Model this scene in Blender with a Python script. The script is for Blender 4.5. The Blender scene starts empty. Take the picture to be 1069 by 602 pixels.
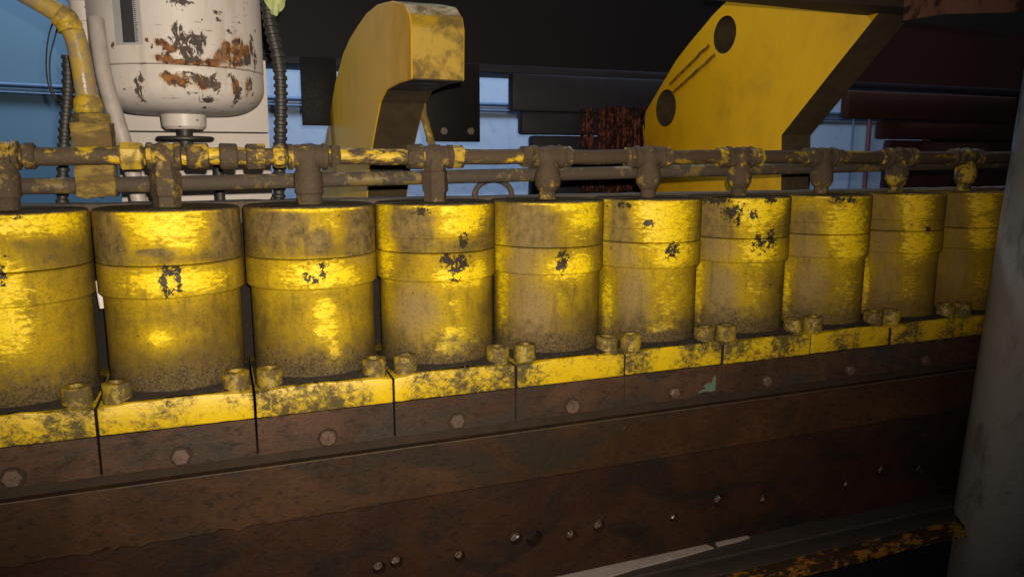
import bpy, bmesh, math, random
import numpy as np
from mathutils import Vector, Matrix, noise as mnoise

random.seed(7)
SC = bpy.context.scene
COL = SC.collection

# ------------------------------------------------------------ camera
CAM = Vector((0.2279, -1.0244, 0.0569))
PITCH, YAW, FPX = 0.16864, 0.36968, 788.7
FWD = Vector((math.sin(YAW)*math.cos(PITCH), math.cos(YAW)*math.cos(PITCH), -math.sin(PITCH)))
RGT = Vector((math.cos(YAW), -math.sin(YAW), 0))
UPV = RGT.cross(FWD)
cd = bpy.data.cameras.new("camera")
cam = bpy.data.objects.new("camera", cd); COL.objects.link(cam)
m = Matrix((RGT, UPV, -FWD)).transposed().to_4x4(); m.translation = CAM
cam.matrix_world = m
cd.sensor_width = 36.0
cd.lens = FPX/1069*36.0
cd.clip_start = 0.02; cd.clip_end = 100
SC.camera = cam

# ------------------------------------------------------------ light
w = bpy.data.worlds.new("World"); SC.world = w; w.use_nodes = True
w.node_tree.nodes['Background'].inputs[0].default_value = (0.75, 0.78, 1.0, 1)
w.node_tree.nodes['Background'].inputs[1].default_value = 0.034
SC.view_settings.view_transform = 'Standard'
SC.view_settings.look = 'None'
SC.view_settings.exposure = 0
SC.view_settings.gamma = 1
SC.cycles.use_denoising = True
SC.cycles.max_bounces = 6

def lamp(name, kind, loc, target, energy, color, **kw):
    l = bpy.data.lights.new(name, kind); l.energy = energy; l.color = color
    for k, v in kw.items(): setattr(l, k, v)
    o = bpy.data.objects.new(name, l); COL.objects.link(o); o.location = loc
    o.rotation_euler = (Vector(target)-Vector(loc)).to_track_quat('-Z', 'Y').to_euler()
    return o
# the phone's flash, a hand's breadth beside the lens
FL = CAM + RGT*0.012 + UPV*0.022
lamp("phone_flash", 'SPOT', FL, (0.50, 0.0, 0.03), 72.0, (1.0, 0.895, 0.73),
     spot_size=math.radians(99), spot_blend=1.0, shadow_soft_size=0.004)
# hall light falling on the blue wall behind the machine
lamp("hall_light", 'AREA', (0.7, 1.35, 1.9), (0.9, 2.2, 0.2), 88.0, (0.72, 0.84, 1.0),
     shape='RECTANGLE', size=4.0, size_y=0.3)

# ------------------------------------------------------------ helpers
def at(px, py, Y):
    """point on the plane y = Y seen at a photo pixel (1069 x 602)"""
    d = FWD + RGT*((px-534.5)/FPX) - UPV*((py-301)/FPX)
    return CAM + d*((Y-CAM.y)/d.y)
def at_x(px, py, X):
    d = FWD + RGT*((px-534.5)/FPX) - UPV*((py-301)/FPX)
    return CAM + d*((X-CAM.x)/d.x)

def thing(name, label, cat, loc=(0, 0, 0), group=None):
    o = bpy.data.objects.new(name, None); COL.objects.link(o)
    o.location = loc; o.empty_display_size = 0.02
    o['label'] = label; o['category'] = cat
    if group: o['group'] = group
    return o
def tag(o, label, cat, group=None):
    o['label'] = label; o['category'] = cat
    if group: o['group'] = group
    return o
def obj(name, bm, mat, parent=None, smooth=True, ang=35):
    """link a bmesh given in world coordinates as one object"""
    me = bpy.data.meshes.new(name)
    bmesh.ops.recalc_face_normals(bm, faces=bm.faces)
    bm.to_mesh(me); bm.free()
    return obj_me(name, me, mat, parent, smooth, ang)
def world_loc(o):
    v = Vector(o.location)
    while o.parent: o = o.parent; v = v + Vector(o.location)
    return v
def obj_me(name, me, mat, parent=None, smooth=True, ang=35):
    me.materials.append(mat)
    if smooth:
        me.shade_smooth()
        try: me.set_sharp_from_angle(angle=math.radians(ang))
        except Exception: pass
    o = bpy.data.objects.new(name, me); COL.objects.link(o)
    if parent:
        wl = world_loc(parent)
        me.transform(Matrix.Translation(-wl)); o.parent = parent
    return o
def structure(o):
    o['kind'] = 'structure'; return o
def bm_box(bm, x0, x1, y0, y1, z0, z1, bev=0.0, seg=2, rot=None):
    r = bmesh.ops.create_cube(bm, size=1)
    vs = r['verts']
    for v in vs:
        v.co = Vector(((x0+x1)/2+v.co.x*(x1-x0), (y0+y1)/2+v.co.y*(y1-y0), (z0+z1)/2+v.co.z*(z1-z0)))
    if bev:
        es = list({e for v in vs for e in v.link_edges})
        r = bmesh.ops.bevel(bm, geom=es, offset=bev, segments=seg, affect='EDGES', profile=.5)
        vs = list({v for f in r['faces'] for v in f.verts} | {v for v in vs if v.is_valid})
    if rot is not None:
        c = Vector(((x0+x1)/2, (y0+y1)/2, (z0+z1)/2))
        for v in vs: v.co = c + rot @ (v.co-c)
    return vs
def box(name, dims, mat, parent=None, bev=0.0, rot=None, rough=0.0, cell=0.02):
    bm = bmesh.new(); bm_box(bm, *dims, bev=bev, rot=rot)
    if rough: roughen(bm, rough, cell)
    return obj(name, bm, mat, parent)
def roughen(bm, amp, cell, sc=45.0):
    for _ in range(7):
        es = [e for e in bm.edges if e.calc_length() > cell]
        if not es: break
        bmesh.ops.subdivide_edges(bm, edges=es, cuts=1, use_grid_fill=True)
        if len(bm.verts) > 40000: break
    bm.normal_update()
    for v in bm.verts:
        v.co += v.normal*amp*(mnoise.noise(v.co*sc)+.5*mnoise.noise(v.co*sc*2.7))
def bm_lathe(bm, prof, c, axis='Z', seg=32, cap=True):
    """prof: (radius, height) pairs round an axis through c"""
    c = Vector(c); rings = []
    for r, h in prof:
        ring = []
        for i in range(seg):
            a = 2*math.pi*i/seg
            u, v = r*math.cos(a), r*math.sin(a)
            p = {'Z': (u, v, h), 'Y': (u, h, v), 'X': (h, u, v)}[axis]
            ring.append(bm.verts.new(c+Vector(p)))
        rings.append(ring)
    for a, b in zip(rings, rings[1:]):
        for i in range(seg):
            j = (i+1) % seg
            bm.faces.new((a[i], a[j], b[j], b[i]))
    if cap:
        for ring in (rings[0], rings[-1]): bm.faces.new(ring)
    return rings
def lathe(name, prof, c, mat, parent=None, axis='Z', seg=32, ang=35, cap=True):
    bm = bmesh.new(); bm_lathe(bm, prof, c, axis, seg, cap)
    return obj(name, bm, mat, parent, ang=ang)
def smooth_path(pts, n=8):
    pts = [Vector(p) for p in pts]; out = []
    P = [2*pts[0]-pts[1]]+pts+[2*pts[-1]-pts[-2]]
    for i in range(1, len(P)-2):
        for s in range(n):
            t = s/n
            a, b, c_, d = P[i-1], P[i], P[i+1], P[i+2]
            out.append(.5*((2*b)+(c_-a)*t+(2*a-5*b+4*c_-d)*t*t+(3*b-a-3*c_+d)*t**3))
    out.append(pts[-1]); return out
def bm_tube(bm, pts, rad, seg=16):
    pts = [Vector(p) for p in pts]; rings = []
    ref = Vector((0.13, 0.37, 0.92))
    for i, p in enumerate(pts):
        t = (pts[min(i+1, len(pts)-1)]-pts[max(i-1, 0)]).normalized()
        r_ = ref - t*ref.dot(t)
        if r_.length < 1e-4: r_ = Vector((1, 0, 0))
        u = r_.normalized(); v = t.cross(u); ref = u
        rr = rad(i) if callable(rad) else rad
        rings.append([bm.verts.new(p+(u*math.cos(2*math.pi*k/seg)+v*math.sin(2*math.pi*k/seg))*rr) for k in range(seg)])
    for a, b in zip(rings, rings[1:]):
        for k in range(seg):
            j = (k+1) % seg; bm.faces.new((a[k], a[j], b[j], b[k]))
    bm.faces.new(rings[0]); bm.faces.new(rings[-1])
def tube(name, pts, rad, mat, parent=None, seg=16, smooth_n=0, ang=40):
    bm = bmesh.new()
    bm_tube(bm, smooth_path(pts, smooth_n) if smooth_n else pts, rad, seg)
    return obj(name, bm, mat, parent, ang=ang)
def bm_prism(bm, poly, axis_vec):
    """closed outline (3D, planar) pushed along axis_vec"""
    a = [bm.verts.new(p) for p in poly]; b = [bm.verts.new(Vector(p)+axis_vec) for p in poly]
    bm.faces.new(a); bm.faces.new(list(reversed(b)))
    n = len(a)
    for i in range(n): bm.faces.new((a[i], b[i], b[(i+1) % n], a[(i+1) % n]))
def boolean_cut(o, cutters):
    for c in cutters:
        md = o.modifiers.new('cut', 'BOOLEAN'); md.operation = 'DIFFERENCE'; md.solver = 'EXACT'; md.object = c
    dg = bpy.context.evaluated_depsgraph_get()
    me = bpy.data.meshes.new_from_object(o.evaluated_get(dg))
    o.modifiers.clear(); swap = o.data; o.data = me
    for c in cutters: bpy.data.objects.remove(c, do_unlink=True)

# ------------------------------------------------------------ materials
class NT:
    def __init__(s, name):
        s.m = bpy.data.materials.new(name); s.m.use_nodes = True
        s.t = s.m.node_tree; s.b = s.t.nodes['Principled BSDF']
    def n(s, ty, **kw):
        nd = s.t.nodes.new(ty)
        for k, v in kw.items():
            if k.startswith('_'): setattr(nd, k[1:], v)
            else: s.put(nd.inputs[k.replace('__', ' ')], v)
        return nd
    def put(s, sock, v):
        if isinstance(v, bpy.types.NodeSocket): s.t.links.new(v, sock)
        elif isinstance(v, tuple) and len(v) == 3 and sock.type == 'RGBA': sock.default_value = (*v, 1)
        else: sock.default_value = v
    def math(s, op, a, b=0.0, clamp=False):
        nd = s.t.nodes.new('ShaderNodeMath'); nd.operation = op; nd.use_clamp = clamp
        s.put(nd.inputs[0], a); s.put(nd.inputs[1], b); return nd.outputs[0]
    def ramp(s, v, a, b, lo=0.0, hi=1.0):
        nd = s.t.nodes.new('ShaderNodeMapRange'); nd.interpolation_type = 'SMOOTHSTEP'
        s.put(nd.inputs[0], v); nd.inputs[1].default_value = a; nd.inputs[2].default_value = b
        nd.inputs[3].default_value = lo; nd.inputs[4].default_value = hi; return nd.outputs[0]
    def mix(s, f, a, b):
        nd = s.t.nodes.new('ShaderNodeMix'); nd.data_type = 'RGBA'
        s.put(nd.inputs[0], f); s.put(nd.inputs[6], a); s.put(nd.inputs[7], b); return nd.outputs[2]
    def pos(s, sc=(1, 1, 1), rot=(0, 0, 0), off=(0, 0, 0)):
        g = s.t.nodes.new('ShaderNodeNewGeometry')
        mp = s.t.nodes.new('ShaderNodeMapping'); mp.inputs['Scale'].default_value = sc
        mp.inputs['Rotation'].default_value = rot; mp.inputs['Location'].default_value = off
        s.t.links.new(g.outputs['Position'], mp.inputs[0]); return mp.outputs[0]
    def noise(s, vec, scale, detail=4.0, rough=.55, dist=0.0):
        nd = s.n('ShaderNodeTexNoise', Scale=scale, Detail=detail, Roughness=rough, Distortion=dist)
        s.t.links.new(vec, nd.inputs['Vector']); return nd.outputs['Fac']
    def vor(s, vec, scale, feat='F1'):
        nd = s.n('ShaderNodeTexVoronoi', _feature=feat, Scale=scale)
        s.t.links.new(vec, nd.inputs['Vector']); return nd.outputs['Distance']
    def attr(s, name):
        nd = s.t.nodes.new('ShaderNodeAttribute'); nd.attribute_name = name; return nd.outputs['Fac']
    def bump(s, h, strength=.4, dist=.001):
        nd = s.n('ShaderNodeBump', Strength=strength, Distance=dist, Height=h)
        s.t.links.new(nd.outputs[0], s.b.inputs['Normal'])
    def out(s, col, rough=.6, metal=0.0, spec=.5):
        s.put(s.b.inputs['Base Color'], col); s.put(s.b.inputs['Roughness'], rough)
        s.put(s.b.inputs['Metallic'], metal); s.put(s.b.inputs['Specular IOR Level'], spec)
        return s.m

YEL = (0.80, 0.555, 0.003)

def mat_paint():
    """cylinder enamel: yellow, filmed with oily dust, rubbed clean and chipped where the mesh says so"""
    k = NT('dusty_yellow_enamel')
    p = k.pos(); ps = k.pos(sc=(1, 1, 2.6)); pv = k.pos(sc=(1, 1, .16))
    clean = k.attr('clean'); chip = k.attr('chip'); grime_shade = k.attr('grime_shade'); grey = k.attr('grey'); warm = k.attr('warm')
    n_st = k.noise(ps, 95, 8, .72, .5); n_f = k.noise(p, 330, 6, .78); n_l = k.noise(p, 16, 4, .6)
    n_m = k.noise(p, 85, 7, .68); n_v = k.noise(pv, 75, 5, .62, .3)
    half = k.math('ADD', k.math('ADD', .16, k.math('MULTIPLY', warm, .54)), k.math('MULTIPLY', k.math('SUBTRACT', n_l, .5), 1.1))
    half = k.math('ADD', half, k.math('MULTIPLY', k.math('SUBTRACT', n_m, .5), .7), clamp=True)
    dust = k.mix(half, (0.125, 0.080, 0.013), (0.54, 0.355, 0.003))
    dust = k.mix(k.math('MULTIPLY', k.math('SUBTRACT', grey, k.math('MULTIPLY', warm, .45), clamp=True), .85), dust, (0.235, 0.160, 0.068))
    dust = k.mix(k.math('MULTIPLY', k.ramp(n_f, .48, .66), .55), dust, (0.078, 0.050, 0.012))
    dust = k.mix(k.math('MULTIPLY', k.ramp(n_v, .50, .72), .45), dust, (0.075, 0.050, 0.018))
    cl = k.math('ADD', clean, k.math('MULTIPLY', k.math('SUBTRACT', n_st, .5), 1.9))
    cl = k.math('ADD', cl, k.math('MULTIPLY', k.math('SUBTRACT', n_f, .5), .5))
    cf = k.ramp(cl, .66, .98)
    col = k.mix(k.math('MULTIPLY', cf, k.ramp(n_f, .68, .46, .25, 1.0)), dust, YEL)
    # fine scratches through the film, two directions
    for rot_, thr in (((.5, .2, .3), .665), ((-.7, .1, -.4), .69)):
        sc_n = k.noise(k.pos(sc=(1, 1, 14), rot=rot_), 42, 2, .5)
        sf = k.math('MULTIPLY', k.ramp(sc_n, thr, thr+.012), k.ramp(clean, .40, .75))
        col = k.mix(k.math('MULTIPLY', sf, .75), col, (0.80, 0.58, 0.03))
    gf = k.ramp(k.math('ADD', grime_shade, k.math('MULTIPLY', k.math('SUBTRACT', n_m, .5), 1.5)), .18, .95)
    gcol = k.mix(k.ramp(n_f, .38, .64), (0.020, 0.014, 0.008), (0.115, 0.082, 0.046))
    col = k.mix(k.math('MULTIPLY', gf, .92), col, gcol)
    chf = k.ramp(k.math('ADD', chip, k.math('MULTIPLY', k.math('SUBTRACT', k.noise(p, 190, 6, .72), .5), 3.4)), .62, .74)
    gx = k.t.nodes.new('ShaderNodeSeparateXYZ'); k.t.links.new(p, gx.inputs[0])
    swap = k.ramp(gx.outputs[0], 1.0, 1.45, 0, .55)      # flash falloff put into the colour: far cylinders darker and browner
    col = k.mix(swap, col, k.mix(cf, (0.17, 0.095, 0.012), (0.50, 0.27, 0.004)))
    spk = k.ramp(k.noise(p, 120, 3, .5), .72, .76)
    chf = k.math('MAXIMUM', chf, spk)
    ccol = k.mix(n_f, (0.008, 0.006, 0.005), (0.055, 0.042, 0.030))
    col = k.mix(chf, col, ccol)
    ro = k.math('SUBTRACT', .66, k.math('MULTIPLY', cf, .14))
    ro = k.math('MAXIMUM', ro, k.math('MULTIPLY', gf, .85))
    h = k.math('SUBTRACT', k.math('MULTIPLY', n_f, .6), k.math('MULTIPLY', cf, .25))
    h = k.math('SUBTRACT', h, k.math('MULTIPLY', chf, 1.0))
    h = k.math('ADD', h, k.math('MULTIPLY', n_m, .7))
    k.bump(h, .75, .0010)
    return k.out(col, ro, 0, k.math('ADD', .06, k.math('MULTIPLY', cf, .26)))
def mat_flange():
    k = NT('scuffed_yellow_edge'); p = k.pos(); pz = k.pos(sc=(1, 1, 1.3))
    gx = k.t.nodes.new('ShaderNodeSeparateXYZ'); k.t.links.new(p, gx.inputs[0])
    a = k.noise(p, 17, 3, .55); b = k.noise(pz, 120, 8, .78, .6); c = k.noise(p, 420, 4, .7)
    d = k.math('ADD', b, k.math('MULTIPLY', k.math('SUBTRACT', a, .5), .95))
    f = k.ramp(d, .39, .64)
    base = k.mix(a, (0.70, 0.47, 0.005), (0.38, 0.24, 0.005))
    base = k.mix(k.math('MULTIPLY', k.ramp(c, .5, .7), .4), base, (0.30, 0.19, 0.01))
    base = k.mix(k.ramp(gx.outputs[0], .9, 1.4, 0, .5), base, (0.36, 0.19, 0.006))
    col = k.mix(f, base, k.mix(c, (0.020, 0.015, 0.006), (0.11, 0.076, 0.012)))
    k.bump(k.math('ADD', k.math('MULTIPLY', c, .5), b), .6, .0009)
    return k.out(col, k.ramp(f, 0, 1, .42, .75), 0, .45)
def mat_worn(name, base, wear, wear_amt=.55, scale=60, edge=.08, col2=None, rough=.6, bump=.5, st=(1, 1, 1), dist=.0008, fine=(.6, 1.25)):
    """paint worn through in ragged patches to something darker"""
    k = NT(name); p = k.pos(sc=st)
    n1 = k.noise(p, scale, 8, .7, .4); n2 = k.noise(p, 430, 3, .6); n3 = k.noise(p, scale*.3, 4, .6)
    f = k.ramp(k.math('ADD', n1, k.math('MULTIPLY', k.math('SUBTRACT', n3, .5), .8)), wear_amt-edge, wear_amt+edge)
    b = k.mix(n3, base, col2 or base)
    wc = k.mix(n2, tuple(c*fine[0] for c in wear), tuple(c*fine[1]*1.3 for c in wear))
    col = k.mix(f, b, wc)
    col = k.mix(k.math('MULTIPLY', k.ramp(n2, .6, .75), .5), col, tuple(c*.4 for c in wear))
    k.bump(k.math('ADD', k.math('MULTIPLY', n2, .5), k.math('MULTIPLY', n1, 1.0)), bump, dist)
    return k.out(col, k.ramp(f, 0, 1, rough-.15, rough+.15), 0, k.ramp(f, 0, 1, .4, .2))
def mat_rust(name, c1, c2, c3, rough=.5, metal=.15, st=(1, 1, 2), spots=True):
    k = NT(name); p = k.pos(); ps = k.pos(sc=st); pl = k.pos(sc=(.35, .35, 9))
    n1 = k.noise(p, 9, 8, .68, .4); n2 = k.noise(p, 320, 4, .7); n3 = k.noise(ps, 5, 5, .6, .8); n4 = k.noise(ps, 60, 7, .7); n5 = k.noise(pl, 55, 3, .6)
    col = k.mix(k.ramp(n1, .36, .64), c1, c2)
    col = k.mix(k.ramp(n3, .48, .62), col, c3)
    col = k.mix(k.math('MULTIPLY', k.ramp(n4, .46, .68), .75), col, tuple(c*.35 for c in c1))
    col = k.mix(k.math('MULTIPLY', k.ramp(n2, .62, .75), .55), col, tuple(min(1, c*2.3) for c in c2))
    col = k.mix(k.math('MULTIPLY', k.ramp(n5, .66, .74), .28), col, tuple(min(1, c*2.2) for c in c3))
    if spots:
        v = k.ramp(k.noise(p, 95, 4, .6), .745, .775)
        col = k.mix(v, col, (.15, .115, .09))
    k.bump(k.math('ADD', k.math('MULTIPLY', n2, 1.1), k.math('ADD', n4, k.math('MULTIPLY', n5, .3))), .5, .0009)
    return k.out(col, k.ramp(n4, .35, .65, rough-.12, rough+.22), metal*.3, .22)
def mat_plain(name, col, rough=.6, metal=0.0, var=.35, scale=40, bump=.15, spec=.5):
    k = NT(name); p = k.pos()
    n1 = k.noise(p, scale, 5, .6); n2 = k.noise(p, 350, 2, .5)
    c = k.mix(n1, tuple(x*(1-var) for x in col), tuple(min(1, x*(1+var)) for x in col))
    k.bump(k.math('ADD', n1, n2), bump, .0006)
    return k.out(c, k.ramp(n2, .2, .8, rough-.08, rough+.08), metal, spec)
def mat_white_tank():
    """white paint on the tank: brown rust, black chips, ochre stains where the attributes say so"""
    k = NT('chipped_white_paint'); p = k.pos(); pz = k.pos(sc=(1.3, 1.3, .8))
    rust = k.attr('rust'); chip = k.attr('chip')
    n1 = k.noise(pz, 55, 8, .72, .8); n2 = k.noise(p, 300, 3, .6); n3 = k.noise(p, 10, 4, .6); n4 = k.noise(p, 120, 4, .6)
    col = k.mix(n3, (0.46, 0.39, 0.35), (0.62, 0.57, 0.53))
    stain = k.ramp(k.math('ADD', rust, k.math('MULTIPLY', k.math('SUBTRACT', n1, .5), 1.2)), .15, .75)
    col = k.mix(k.math('MULTIPLY', stain, .55), col, (0.42, 0.27, 0.13))
    rf = k.ramp(k.math('ADD', rust, k.math('MULTIPLY', k.math('SUBTRACT', n1, .5), 3.2)), .52, .80)
    rc = k.mix(k.ramp(n4, .36, .68), (0.035, 0.013, 0.008), (0.27, 0.10, 0.018))
    col = k.mix(rf, col, rc)
    cf = k.ramp(k.math('ADD', chip, k.math('MULTIPLY', k.math('SUBTRACT', k.noise(pz, 95, 7, .75, 1.2), .5), 3.8)), .66, .72)
    col = k.mix(cf, col, k.mix(n2, (0.022, 0.015, 0.012), (0.10, 0.07, 0.055)))
    spk = k.ramp(k.noise(p, 75, 3, .5), .67, .70)
    col = k.mix(spk, col, (0.12, 0.06, 0.035))
    run = k.ramp(k.noise(k.pos(sc=(1, 1, .10)), 60, 5, .6), .52, .74)
    col = k.mix(k.math('MULTIPLY', run, .35), col, (0.30, 0.20, 0.12))
    for rot_ in ((.9, .2, .3), (-.5, .6, .2)):
        sc_n = k.noise(k.pos(sc=(1, 1, 12), rot=rot_), 30, 2, .5)
        col = k.mix(k.math('MULTIPLY', k.ramp(sc_n, .70, .715), .7), col, (0.16, 0.11, 0.085))
    f = k.math('MAXIMUM', rf, cf)
    k.bump(k.math('SUBTRACT', k.math('MULTIPLY', n2, .15), f), .5, .0008)
    return k.out(col, k.ramp(f, 0, 1, .42, .8), 0, .4)
def mat_wall():
    k = NT('blue_wall_paint'); p = k.pos()
    n1 = k.noise(p, 1.6, 4, .6); n2 = k.noise(p, 25, 5, .6)
    gx = k.t.nodes.new('ShaderNodeSeparateXYZ'); k.t.links.new(p, gx.inputs[0])
    col = k.mix(n1, (0.30, 0.40, 0.56), (0.38, 0.47, 0.62))
    col = k.mix(k.math('MULTIPLY', k.ramp(n2, .5, .7), .3), col, (0.10, 0.19, 0.36))
    # the panels left of the hose are a deeper, greener blue
    col = k.mix(k.ramp(gx.outputs[0], .14, .02), col, (0.105, 0.205, 0.295))
    k.bump(n2, .1, .002)
    return k.out(col, .7)

PAINT = mat_paint()
FLANGE = mat_flange()
PIPEP = mat_worn('worn_yellow_pipe_paint', (0.62, 0.39, 0.007), (0.062, 0.042, 0.024), .47, 32, .05, (0.42, 0.27, 0.012), rough=.55, bump=.9, st=(.6, 1, 1.4), dist=.0016)
FITP = mat_worn('dirty_fitting_paint', (0.50, 0.31, 0.010), (0.060, 0.041, 0.024), .42, 60, .07, (0.28, 0.18, 0.015), rough=.58, bump=1.0, dist=.0024)
FITS = mat_worn('bare_dirty_fitting', (0.32, 0.20, 0.025), (0.062, 0.042, 0.026), .36, 80, .08, (0.16, 0.105, 0.025), rough=.55, bump=1.0, dist=.0024)
PIPEB = mat_worn('browned_pipe_paint', (0.36, 0.22, 0.010), (0.052, 0.034, 0.020), .38, 34, .06, (0.24, 0.15, 0.010), rough=.6, bump=.9, st=(.6, 1, 1.4), dist=.0016)
PIPED = mat_worn('dark_dusty_pipe', (0.15, 0.10, 0.03), (0.056, 0.042, 0.031), .42, 50, .05, rough=.65, bump=.8, dist=.0014)
SCREW = mat_worn('dusty_screw', (0.34, 0.225, 0.012), (0.085, 0.058, 0.020), .49, 120, .10, (0.20, 0.135, 0.015), rough=.6, bump=.9, dist=.0014)
GRIT = mat_plain('gritty_dust', (0.068, 0.049, 0.034), .9, 0, .75, 160, .8)
BLOCKM = mat_rust('rusty_block_steel', (0.042, 0.022, 0.013), (0.074, 0.038, 0.022), (0.034, 0.026, 0.021), .48, .2)
BEAMM = mat_rust('rusty_beam_steel', (0.031, 0.0140, 0.0062), (0.052, 0.0235, 0.0100), (0.024, 0.0155, 0.010), .55, .15)
BEAML = mat_rust('dark_rusty_beam_steel', (0.022, 0.0088, 0.0046), (0.034, 0.0145, 0.0070), (0.014, 0.0088, 0.006), .52, .12)
BOLTM = mat_rust('rusty_bolt', (0.085, 0.050, 0.034), (0.14, 0.085, 0.06), (0.08, 0.06, 0.05), .5, .3, st=(1, 1, 1), spots=False)
SHINY = mat_plain('scraped_steel', (0.22, 0.18, 0.15), .42, .8, .5, 250, .8)
def mat_overhead():
    k = NT('overhead_beam_steel'); p = k.pos(); n1 = k.noise(p, 3, 5, .6)
    gx = k.t.nodes.new('ShaderNodeSeparateXYZ'); k.t.links.new(p, gx.inputs[0])
    f = k.ramp(k.math('ADD', gx.outputs[0], k.math('MULTIPLY', n1, .6)), 1.9, 2.8)
    k.bump(k.noise(p, 40, 4, .6), .3, .001)
    return k.out(k.mix(f, (0.010, 0.008, 0.010), (0.055, 0.020, 0.016)), .6, 0, .25)
OVER = mat_overhead()
DARK = mat_plain('black_oily_steel', (0.010, 0.008, 0.009), .6, 0, .4, 20, .3, .25)
DARKB = mat_plain('dull_black_plate', (0.0085, 0.0065, 0.006), .6, 0, .4, 30, .2, .2)
DARKR = mat_plain('dark_red_oxide', (0.050, 0.018, 0.014), .7, 0, .4, 12, .3, .25)
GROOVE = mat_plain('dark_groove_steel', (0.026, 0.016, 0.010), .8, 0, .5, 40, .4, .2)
WORN_LIT = mat_plain('worn_arris_highlight', (0.085, 0.056, 0.036), .45, .2, .7, 60, .4, .4)
GAPM = mat_plain('dark_oily_gap_steel', (0.011, 0.008, 0.006), .8, 0, .5, 40, .4, .2)
DARKU = mat_plain('dark_blue_grey_steel', (0.022, 0.020, 0.030), .6, 0, .3, 20, .2, .3)
RUBBER = mat_plain('black_rubber', (0.022, 0.018, 0.016), .55, 0, .5, 80, .3)
HOOKY = mat_worn('hook_yellow_paint', (0.92, 0.50, 0.004), (0.44, 0.22, 0.006), .62, 10, .22, (0.70, 0.37, 0.004), rough=.6, bump=.3, st=(1, .6, .5))
HOOKF = mat_worn('dirty_hook_face', (0.34, 0.21, 0.012), (0.115, 0.075, 0.025), .50, 34, .14, rough=.7, bump=.6)
HOOKR = mat_worn('hook_underside', (0.075, 0.050, 0.024), (0.050, 0.034, 0.020), .5, 30, .12, rough=.75, bump=.5)
WHITE = mat_white_tank()
WHITEP = mat_plain('dirty_white_panel', (0.56, 0.49, 0.45), .55, 0, .18, 18, .1)
WPIPE = mat_plain('dirty_white_pipe', (0.34, 0.29, 0.26), .5, 0, .45, 45, .3)
GREYP = mat_worn('yellow_flecked_grey_pipe', (0.27, 0.20, 0.11), (0.30, 0.20, 0.035), .50, 40, .09, (0.17, 0.125, 0.07), rough=.38, bump=.5, fine=(.7, 1.0))
CAKE = mat_worn('caked_yellow_grit', (0.30, 0.195, 0.028), (0.115, 0.075, 0.028), .46, 70, .09, (0.20, 0.13, 0.03), rough=.85, bump=1.0, dist=.004, st=(.5, 1, 1.6))
YNUT = mat_worn('yellow_nut', (0.46, 0.30, 0.012), (0.15, 0.10, 0.03), .48, 60, .09, (0.28, 0.18, 0.02), rough=.6, bump=.8)
COLM = mat_worn('grey_column_paint', (0.29, 0.27, 0.255), (0.115, 0.10, 0.09), .62, 24, .12, (0.21, 0.195, 0.18), rough=.5, bump=.5, st=(1, 1, .5))
REDR = mat_worn('flaking_red_rust', (0.17, 0.034, 0.014), (0.016, 0.007, 0.006), .47, 110, .07, (0.08, 0.020, 0.010), rough=.85, bump=.8)
RUSTB = mat_worn('mottled_rust_beam', (0.075, 0.022, 0.012), (0.028, 0.010, 0.008), .55, 26, .07, (0.15, 0.075, 0.045), rough=.75, bump=.5)
BROWNB = mat_plain('brown_beam', (0.034, 0.020, 0.014), .7, 0, .4, 18, .3)
BEDG = mat_plain('grey_bed_steel', (0.085, 0.068, 0.056), .4, .5, .4, 25, .3)
BEDY = mat_worn('worn_bed_edge', (0.30, 0.14, 0.010), (0.026, 0.013, 0.006), .44, 95, .06, (0.18, 0.065, 0.012), rough=.6, bump=.9, st=(.45, 1, 1))
WALLM = mat_wall()
CONDUIT = mat_plain('blue_trunking', (0.06, 0.12, 0.23), .5, 0, .2, 20, .1)
REDP = mat_plain('dark_red_pipe', (0.10, 0.03, 0.04), .5, 0, .2, 20, .1)
CLOTH = mat_plain('green_cloth', (0.33, 0.36, 0.14), .8, 0, .3, 60, .3)
LABELM = mat_plain('grey_label', (0.32, 0.31, 0.31), .5, 0, .15, 80, .05)
LABELD = mat_plain('dark_label_print', (0.035, 0.033, 0.036), .5, 0, .5, 200, .05)
FLOORM = mat_plain('oily_floor', (0.03, 0.025, 0.022), .5, 0, .4, 8, .3)
TEAL = mat_plain('verdigris', (0.075, 0.115, 0.08), .8, 0, .4, 120, .5)

# ------------------------------------------------------------ setting
P = 0.17            # spacing of the cylinders
N = 10
box('floor', (-4, 6, -3, 6, -1.35, -1.3), FLOORM)['kind'] = 'structure'
wall = structure(box('wall', (-4, 7, 2.2, 2.3, -1.3, 3.0), WALLM))
# trunking that runs along the wall
t = thing('wall_trunking', 'thin twin blue conduits running level along the blue wall', 'conduit', (0, 2.19, .3))
for dz, r in ((0.0, .009), (-.026, .005)):
    tube('conduit', [(-3.5, 2.185, .345+dz), (-.45, 2.185, .318+dz), (.5, 2.185, .296+dz), (5, 2.185, .296+dz)], r, CONDUIT, t, 10)
q0, q1 = at(905, 95, 2.16), at(901, 215, 2.16)
tag(tube('wall_pipe', [(q1.x, 2.16, -.3), (q1.x, 2.16, .30)], .012, REDP, None, 12), 'thin dark red pipe standing on the blue wall right of the yellow plate', 'pipe')
q0 = at(896, 100, 2.16)
tag(tube('wall_cable', [(q0.x, 2.18, -.3), (q0.x, 2.18, .30)], .005, CONDUIT, None, 8), 'thin blue cable beside the dark red wall pipe', 'cable')

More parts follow.
